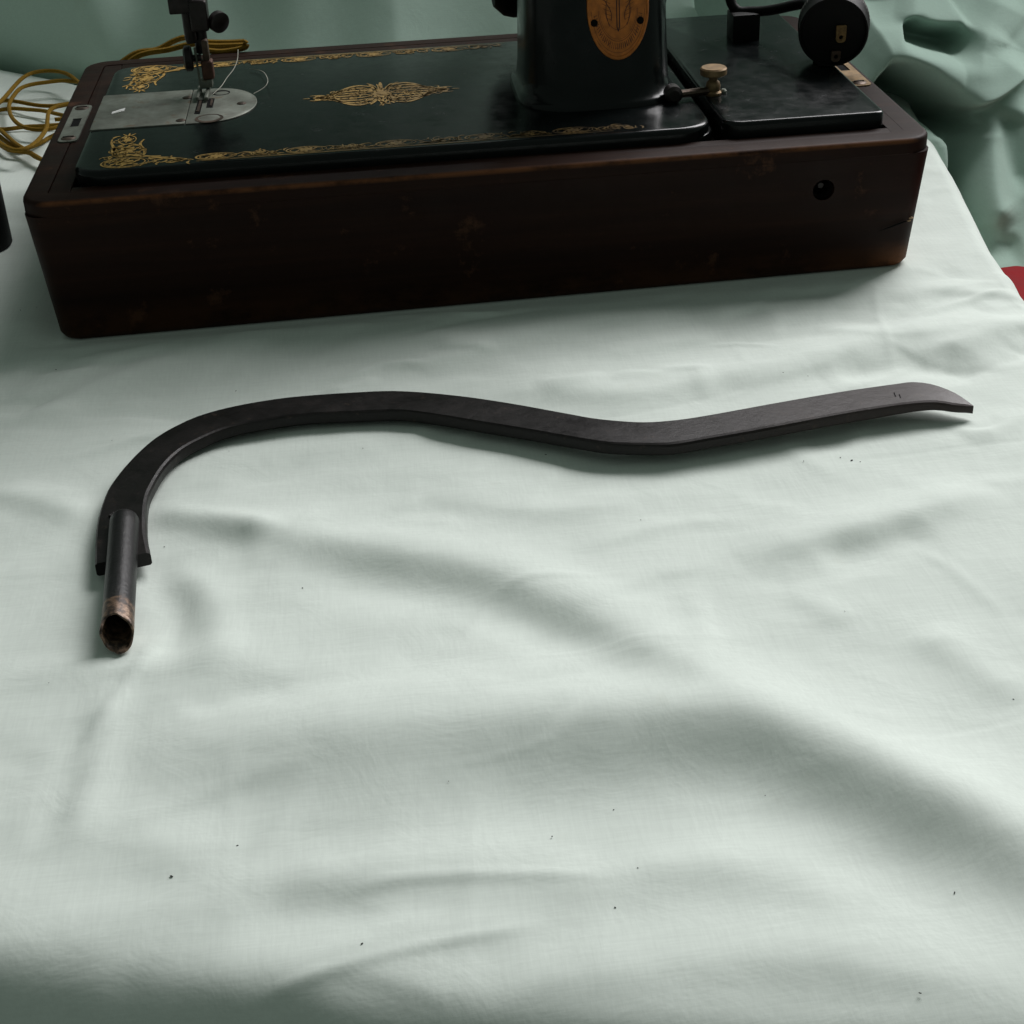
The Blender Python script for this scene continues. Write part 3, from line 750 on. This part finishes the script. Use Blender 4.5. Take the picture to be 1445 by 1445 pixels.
q = at(1021, 128, ZB+.002); link('screw', lathe((q[0], q[1], ZB), (q[0], q[1], ZB+.003), [(0, .0018), (.7, .0018), (1, .001)], 14), M_nickel, sm)
# ---- terminal block with screw
q = at(1053, 58, ZB+.0006); tb_ = link('terminal_block', box(q[0]-.0085, q[0]+.0085, q[1], q[1]+.018, ZB, ZB+.0165, .0012), M_matt, sm)
q2 = at(1075, 20, y=q[1]+.004); link('screw', lathe((q[0]+.0080, q[1]+.006, ZB+.0145), (q[0]+.0102, q[1]+.006, ZB+.0150), [(0, .0016), (1, .0012)], 12), M_nickel, tb_)
# ---- presser bar assembly
def zv(v, u=285): return float(at(u, v, y=NY)[2])
BX = float(at(291, 130, ZP)[0]); BY = float(at(291, 130, ZP)[1]); NYp = BY
def atp(u, v): return at(u, v, y=BY)
def vbar(u0, v0, u1, v1, w_, name, m, dpt=None, bev=.0006):
    """upright bar whose front outline runs (u0,v0) top to (u1,v1) bottom, w_ metres wide"""
    a, b = atp(u0, v0), atp(u1, v1); dpt = dpt or w_
    x = (a[0]+b[0])/2
    return link(name, box(x-w_/2, x+w_/2, BY-dpt/2, BY+dpt/2, b[2], a[2], bev), m, sm)
xb = float(atp(287, 70)[0])
ztop = .20
zc0 = float(atp(290, 66)[2]); zf = float(atp(295, 110)[2])
link('presser_bar', lathe((xb-.001, BY+.004, zc0-.004), (xb-.001, BY+.004, ztop), [(0, .0038), (1, .0038)], 20), M_knurl, sm)
link('needle_bar', lathe((xb-.006, BY-.002, float(atp(285, 58)[2])), (xb-.006, BY-.002, ztop), [(0, .0028), (.03, .0034), (1, .0034)], 20), M_knurl, sm)
a, b = atp(268, 8), atp(297, 40)
cl = link('needle_clamp', box(a[0]-.0005, b[0], BY-.008, BY+.006, b[2], a[2]+.004, .002, 3), M_knurl, sm)
kc = atp(308, 28)
link('clamp_thumbscrew', lathe((b[0]-.001, BY-.001, kc[2]), (kc[0]-.0006, BY-.0025, kc[2]), [(0, .0018), (.6, .0018), (.62, .0035), (.8, .004), (1, .003)], 20), M_knurl, cl)
link('thumbscrew_head', lathe((kc[0]-.0012, BY-.0005, kc[2]), (kc[0]+.0016, BY-.0045, kc[2]-.001), [(0, .0052), (.12, .0060), (.88, .0060), (1, .0050)], 28), M_knurl, cl)
a, b = atp(240, 0), atp(262, 14)
link('thread_guide', box(a[0]-.001, a[0]+.013, BY-.006, BY+.004, b[2]-.001, b[2]+.008, .001), M_knurl, sm)
gp = [atp(247, 3), atp(250, 10), atp(256, 12), atp(254, 16)]
bm = bmesh.new(); add_tube(bm, smooth_path(gp, 8), .0010, 8); link('guide_hook', bm, M_knurl, sm)
# shank of the presser foot
a, b = atp(281, 66), atp(304, 110)
link('presser_foot_shank', box(a[0]-.0002, b[0]-.0002, BY-.004, BY+.004, b[2], float(atp(290, 84)[2]), .0016, 3), M_rust, sm)
link('shank_clip', box(a[0]+.0016, b[0]-.0016, BY-.003, BY+.004, float(atp(290, 86)[2]), a[2]+.004, .0012), M_steel, sm)
ks = atp(262, 82)
link('foot_thumbscrew', lathe((ks[0]+.009, BY-.001, ks[2]), (ks[0]-.001, BY-.0015, ks[2]), [(0, .002), (.45, .002), (.5, .006), (.58, .0072), (.9, .0072), (1, .005)], 28), M_knurl, sm)
zt = float(atp(290, 124)[2])
a, b = atp(282, 108), atp(302, 126)
link('presser_foot', box(a[0], b[0], BY-.005, BY+.003, ZP+.0035, float(atp(290, 110)[2]), .0010), M_nickel, sm)
for u0, u1 in ((277, 284), (289, 297)):
    p0, p1 = at(u0, 140, ZP+.001), at(u1, 128, ZP+.001)
    link('foot_toe', box(p0[0], p1[0], p0[1]-.003, BY+.005, ZP+.0008, ZP+.0030, .0007), M_nickel, sm)
link('needle', lathe((xb-.004, BY-.004, ZP-.0003), (xb-.0045, BY-.004, float(atp(285, 64)[2])), [(0, .0003), (.2, .0006), (1, .0007)], 10), M_nickel, sm)

# ---- gold transfers on the bed (flat printed scrollwork)
ZG = ZB+.00018
class Decal:
    def __init__(s): s.bm = bmesh.new()
    def stroke(s, P, w0, w1=None):
        P = np.array(P, float); n = len(P); w1 = w0 if w1 is None else w1; prev = None
        for i in range(n):
            d = P[min(i+1, n-1)]-P[max(i-1, 0)]; m = np.array([-d[1], d[0]]); m /= max(np.linalg.norm(m), 1e-9)
            t = i/(n-1); wd = (w0+(w1-w0)*t)*(.45+.75*math.sin(PI*min(max(t, .02), .98)))
            a, b = P[i]+m*wd/2, P[i]-m*wd/2
            cur = (s.bm.verts.new((a[0], a[1], ZG)), s.bm.verts.new((b[0], b[1], ZG)))
            if prev: s.bm.faces.new((prev[0], prev[1], cur[1], cur[0]))
            prev = cur
    def blob(s, x, y, r, lobes=7, sy=1.0, dep=.28):
        c = s.bm.verts.new((x, y, ZG)); n = lobes*6; vs = []
        for k in range(n):
            a = 2*PI*k/n; q = r*(1-dep+dep*abs(math.cos(a*lobes/2))); vs.append(s.bm.verts.new((x+q*math.cos(a), y+q*math.sin(a)*sy, ZG)))
        for k in range(n): s.bm.faces.new((c, vs[k], vs[(k+1) % n]))
    def spiral(s, x, y, r, a0, turns, w_, sgn=1):
        s.stroke([(x+r*(1-t)**.8*math.cos(a0+sgn*2*PI*turns*t), y+r*(1-t)**.8*math.sin(a0+sgn*2*PI*turns*t)) for t in np.linspace(0, .95, 26)], w_, w_*.5)
    def leaf(s, x, y, a, l, w_, curl=.8):
        s.stroke([(x+l*t*math.cos(a+curl*t), y+l*t*math.sin(a+curl*t)) for t in np.linspace(0, 1, 9)], w_)
    def oval(s, x, y, a, b, w_): s.stroke([(x+a*math.cos(t), y+b*math.sin(t)) for t in np.linspace(0, 2*PI, 34)], w_*1.1)
    def flower(s, x, y, r, sy=1):
        s.blob(x, y, r, 8, sy, .35)
        for k in range(6):
            a = k*PI/3+.3; s.leaf(x+r*.9*math.cos(a), y+r*.9*math.sin(a)*sy, a, r*.55, r*.28, .6)
def band(D, x0, x1, y, hgt, sgn):
    D.stroke([(x, y-sgn*hgt) for x in np.linspace(x0, x1, 40)], .0007)
    D.stroke([(x, y-sgn*hgt*.82) for x in np.linspace(x0, x1, 40)], .0003)
    x = x0; k = 0
    while x < x1:
        D.oval(x+.010, y, .0105, hgt*.78, .0008); D.oval(x+.010, y, .0085, hgt*.6, .0005); D.flower(x+.010, y, .0044, .8)
        for q in (-1, 1):
            for j in range(4):
                D.leaf(x+.010+q*(.0115+.0024*j), y-sgn*hgt*.5, PI/2-q*(.9), .006, .0010, -q*.8)
        for j in range(3):
            D.spiral(x+.0265+.0065*j, y+sgn*hgt*(.25 if j % 2 else -.2), .0040, random.random()*6, 1.2, .0009, 1 if j % 2 else -1)
        D.stroke([(x+.020+.024*t, y+hgt*.55*math.sin(2*PI*t*1.2+k)) for t in np.linspace(0, 1, 22)], .0011)
        D.flower(x+.0325, y, .0024)
        for j in range(7): D.leaf(x+.020+random.random()*.026, y+(random.random()-.5)*hgt, random.random()*6.3, .0045, .0009, random.choice((-1, 1)))
        x += .0468; k += 1
def corner(D, x, y, sgn):
    """corner cartouche; sgn = +1 grows away from the camera"""
    D.flower(x+.012, y+sgn*.006, .0058, .8); D.oval(x+.012, y+sgn*.006, .0105, .0068, .0011); D.oval(x+.012, y+sgn*.006, .0122, .0082, .0006)
    D.flower(x+.011, y+sgn*.027, .0048, 1.4); D.oval(x+.011, y+sgn*.027, .0078, .0105, .0010)
    D.flower(x+.0095, y+sgn*.045, .0026, 1.5); D.oval(x+.0095, y+sgn*.045, .0045, .0072, .0008)
    D.stroke([(x+.0+.030*t, y+sgn*(.016+.003*math.sin(t*5))) for t in np.linspace(0, 1, 16)], .0024)
    D.stroke([(x+.019+.002*math.sin(t*6), y+sgn*(.012+.032*t)) for t in np.linspace(0, 1, 16)], .0016)
    D.stroke([(x+.003+.002*math.sin(t*5), y+sgn*(.012+.036*t)) for t in np.linspace(0, 1, 16)], .0014)
    D.stroke([(x+.024+.020*t, y+sgn*(.0125-.008*t)) for t in np.linspace(0, 1, 12)], .0028)
    for j in range(26):
        t = random.random(); xx = x+.001+.024*random.random()*(1-t*.55); yy = y+sgn*(.002+.048*t)
        if random.random() < .5: D.spiral(xx, yy, .0026+.0012*random.random(), random.random()*6, 1.1, .0008, random.choice((-1, 1)))
        else: D.leaf(xx, yy, random.random()*6.3, .005, .0012, random.choice((-1, 1)))
    for j in range(16):
        xx = x+.022+.024*random.random(); D.leaf(xx, y+sgn*(.001+.012*random.random()*(1-(xx-x-.022)/.03)), random.random()*6.3, .0048, .0012, random.choice((-1, 1)))
    for k in range(3): D.leaf(x+.0095, y+sgn*.051, PI/2*sgn+(k-1)*.6, .006, .0009, 0)
D = Decal(); corner(D, .0330, .0195, 1); band(D, .082, .30, .0255, .0062, 1); link('gold_border', D.bm, M_gold, sm, sharp=0)
D = Decal(); corner(D, .0300, .2150, -1); band(D, .076, .262, .2085, .0062, -1); link('gold_border', D.bm, M_gold, sm, sharp=0)
D = Decal(); mx, my = .1812, .1195
D.flower(mx, my, .0065, 1.4)
for q in (-1, 1):
    for k in range(9):
        yy = (k-4)*.0042; l = .036*(1-abs(k-4)*.09)
        D.stroke([(mx+q*(.005+l*t), my+yy*(.55+.75*math.sin(PI*(.15+.85*t))-.35*t)) for t in np.linspace(0, 1, 16)], .0019)
    for k in range(5):
        D.leaf(mx+q*.003, my+.004*(k-2), PI/2*(1 if k > 2 else -1)*(.5+.22*abs(k-2))+(PI if q < 0 else 0)*0, .016, .0012, -q*.4)
    for k in range(26):
        t = random.random(); D.spiral(mx+q*(.010+.024*t), my+(random.random()-.5)*.040*(1-t*.75), .0030, random.random()*6, 1.1, .0008, random.choice((-1, 1)))
    D.blob(mx+q*.036, my, .0035, 6, 1.3); D.stroke([(mx+q*(.036+.009*t), my) for t in np.linspace(0, 1, 6)], .0009)
    for s in (-1, 1):
        D.leaf(mx+q*.030, my, (0 if q > 0 else PI)+s*1.2, .012, .0013, -s*.8)
for s in (-1, 1):
    for k in (-2, -1, 0, 1, 2): D.leaf(mx+k*.0022, my+s*.008, s*PI/2-s*k*.35, .016-.003*abs(k), .0020, 0)
link('gold_medallion', D.bm, M_gold, sm, sharp=0)

# ------------------------------------------------------------------ round plug standing on the cover, with its lead
plug = thing('light_plug', 'round black bakelite plug with brass contacts standing on the black cover', 'plug')
r_ = .0195; fx, fy_ = .4345, .1060
c0 = at(1176, 46, y=fy_); fx = c0[0]; czp = c0[2]
ax = Vector((.30, 1, .05)).normalized()
P0 = Vector((fx, fy_, czp)); P1 = P0+ax*.022
link('shell', lathe(P0, P1, [(0.16, .0165), (0.16, .0182), (0, .0186), (0, .0195), (.06, .0199), (.55, .0199), (.60, .0205), (.92, .0205), (1, .018)], 56), M_matt, plug)
bm = bmesh.new()
for k in range(64):
    a = 2*PI*k/64; d_, L_, M_ = frame(P0, P1)
    o_ = M_ @ Vector((math.cos(a)*.0203, math.sin(a)*.0203, 0))
    add_tube(bm, [P0+ax*.0118+o_*1.0+ax*.002, P0+ax*.0195+o_], .00035, 4)
link('knurling', bm, simple('dusty_bakelite', (.07, .062, .055), .6, 0, .3, 300), plug)
def contact(u0, v0, u1, v1, w_):
    a, b = at(u0, v0, y=fy_+.004), at(u1, v1, y=fy_+.004); x = (a[0]+b[0])/2
    out = rrect(x-w_/2, x+w_/2, b[2], a[2], (.0022, .0022, .0006, .0006), 5); inn = [(x+.0012*math.cos(t), b[2]+.0030+.0012*math.sin(t)) for t in np.linspace(PI, 3*PI, len(out), endpoint=False)]
    bm = bmesh.new(); n = len(out)
    A = [bm.verts.new((p, fy_-.0006, q)) for p, q in out]; B_ = [bm.verts.new((p, fy_-.0006, q)) for p, q in inn]
    A2 = [bm.verts.new((p, fy_+.0010, q)) for p, q in out]; B2 = [bm.verts.new((p, fy_+.0010, q)) for p, q in inn]
    for P, Q in ((A, B_), (B_, B2), (B2, A2), (A2, A)):
        for k in range(n): bm.faces.new((P[k], P[(k+1) % n], Q[(k+1) % n], Q[k]))
    return bm
link('contact', contact(1177, 34, 1191, 57, .0058), M_oldbrass, plug)
link('contact', contact(1170, 70, 1183, 84, .0055), M_steel, plug)
Pb = P1-ax*.002
cp = [(.372, .200, .142), (.395, .196, .1235), at(1035, 10, y=.19), at(1062, 16, y=.185), at(1090, 14, y=.175), at(1118, 8, y=.16), at(1140, 4, y=.15), Pb+Vector((-.012, .004, .010))]
bm = bmesh.new(); add_tube(bm, smooth_path(cp, 40), .0031, 12); tag(link('plug_lead', bm, M_matt), 'thick black lead curving from the round plug towards the machine motor', 'cable')
# pocket of the plug is dark inside; stand it on its foot
link('foot', box(P0.x-.006, P0.x+.006, P0.y+.004, P0.y+.018, ZB+.0006, P0.z-.0185, .0008), M_matt, plug)

# ------------------------------------------------------------------ yellow cord
def zm(l, ox=0, oy=80, s=9.03): return [(ox+x/s, oy+y/s) for x, y in l]
strands = [
 (zm([(1120, 420), (1010, 335), (900, 245), (780, 195), (600, 180), (420, 205), (290, 270), (180, 380), (60, 520), (-60, 640), (-160, 800)]), .012),
 (zm([(1120, 350), (1000, 325), (800, 305), (600, 325), (400, 355), (260, 405), (180, 490), (120, 600), (125, 710), (180, 810), (290, 890), (430, 925), (600, 925), (740, 895), (980, 830)]), .009),
 (zm([(1150, 560), (900, 595), (760, 615), (650, 628), (450, 615), (200, 570), (60, 560), (-80, 600)]), .006),
 (zm([(-160, 800), (-60, 700), (0, 680), (150, 660), (350, 672), (550, 690), (800, 745), (1050, 790)]), .004),
 (zm([(1150, 560), (900, 600), (780, 625), (690, 650), (625, 700), (605, 800), (595, 900), (550, 985), (470, 1080), (350, 1160), (210, 1190), (80, 1150), (-20, 1080), (-100, 960)]), .012),
 (zm([(-100, 900), (0, 925), (120, 920), (350, 890), (600, 880), (950, 850)]), .003),
 (zm([(-60, 900), (20, 950), (110, 1030), (200, 1110), (290, 1165), (420, 1245), (720, 1420)]), .006),
 (zm([(-100, 960), (-10, 1010), (80, 1080), (170, 1150), (280, 1180), (400, 1150), (540, 1085), (650, 1020), (900, 900)]), .003),
 (zm([(-150, 1000), (-60, 1060), (0, 1120), (120, 1190), (260, 1210), (380, 1230), (480, 1290), (760, 1400)]), .005),
 (zm([(700, 800), (790, 790), (1050, 720)]), .004),
]
bm = bmesh.new()
for px, z in strands:
    P = smooth_path([at(u, v, z) for u, v in px], 18+4*len(px))
    for p in P: p[2] = max(z*1.0, sheet_z(p[0], p[1])+.0016) if p[0] > -.02 or True else z
    add_tube(bm, P, .00155, 8)
# the end lying over the back of the base
za = HT+.004
for px, z in ((zm([(60, 118), (190, 77), (225, 70), (246, 57), (264, 52), (290, 57), (320, 60), (344, 59)], 0, 0, 1), .082),
              (zm([(70, 120), (190, 79), (240, 70), (272, 61), (300, 64), (345, 64)], 0, 0, 1), .078),
              (zm([(300, 69), (322, 71), (343, 67), (347, 61), (342, 58)], 0, 0, 1), .079)):
    pass
def back_pts(px, y): return [at(u, v, y=y) for u, v in px]
for px, y in (([(150, 105), (190, 76), (222, 70), (245, 58), (264, 53), (290, 59), (320, 60), (345, 59)], .285),
              ([(160, 108), (195, 79), (238, 70), (272, 62), (300, 65), (345, 64)], .280),
              ([(290, 71), (310, 73), (328, 71), (345, 67), (348, 62), (344, 59)], .268)):
    P = smooth_path(back_pts(px, y), 34); add_tube(bm, P, .0019, 8)
tag(link('power_cord', bm, M_yellow), 'mustard yellow fabric cord coiled left of and behind the wooden base', 'cord')

# ------------------------------------------------------------------ loose thread on the bed
bm = bmesh.new()
t1 = [at(336, 70, .090), at(335, 84, .090), at(330, 97, .088), at(320, 110, .086), at(312, 122, .0845), at(300, 133, .083)]
t2 = [at(352, 97, .0825), at(366, 99, .083), at(374, 104, .085), at(378, 115, .086), at(372, 124, .084), at(358, 132, .0826)]
for t in (t1, t2): add_tube(bm, smooth_path(t, 24), .00022, 5)
tag(link('thread', bm, M_thread), 'thin white thread curling over the machine bed by the presser foot', 'thread')

# ------------------------------------------------------------------ black box cut off by the left edge
x1 = float(at(22, 332)[0])
bm = slab(x1-.17, x1, .1225, .1640, .0004, .140, .019, .006, 10, 5)
tag(link('black_box', bm, M_matt), 'black round-cornered box standing at the left edge of the cloth', 'box')

# ------------------------------------------------------------------ lint on the cloth
lint = [(335, 1194, 1.0), (242, 1237, 1.3), (518, 968, .7), (427, 830, .8), (232, 772, .7), (79, 522, 1.2), (1080, 1123, .6), (779, 1181, .8), (1202, 650, 1.5), (1186, 646, .8), (1214, 652, .7), (1134, 651, .8), (1105, 526, .8), (1140, 531, .7), (1430, 987, .7), (1347, 1260, .9), (1298, 1402, 1.0), (866, 1143, .6), (904, 734, .6), (333, 552, .9), (29, 438, 1.0), (52, 434, .8), (511, 1332, .9), (868, 1281, .8), (900, 1225, .6), (770, 642, 1.0), (512, 633, .7), (323, 637, .5), (158, 622, .5), (1192, 863, .5), (69, 964, .5), (633, 1103, .5)]
proto = None
for k, (u, v, s) in enumerate(lint):
    p = at(u, v); z = sheet_z(p[0], p[1]); p = at(u, v, z)
    if proto is None:
        bm = bmesh.new(); bmesh.ops.create_icosphere(bm, subdivisions=1, radius=.00055)
        for vv in bm.verts: vv.co = Vector((vv.co.x*1.6, vv.co.y*.8, vv.co.z*.5))*(.8+.4*random.random())
        proto = link('lint_speck', bm, M_lint); o = proto
    else:
        o = proto.copy(); C.objects.link(o)
    o.location = (p[0], p[1], z+.0002); s *= .62; o.scale = (s, s, s); o.rotation_euler = (0, 0, random.random()*PI)
    tag(o, 'tiny dark speck of lint lying on the pale cloth', 'lint', 'specks of lint scattered over the cloth')
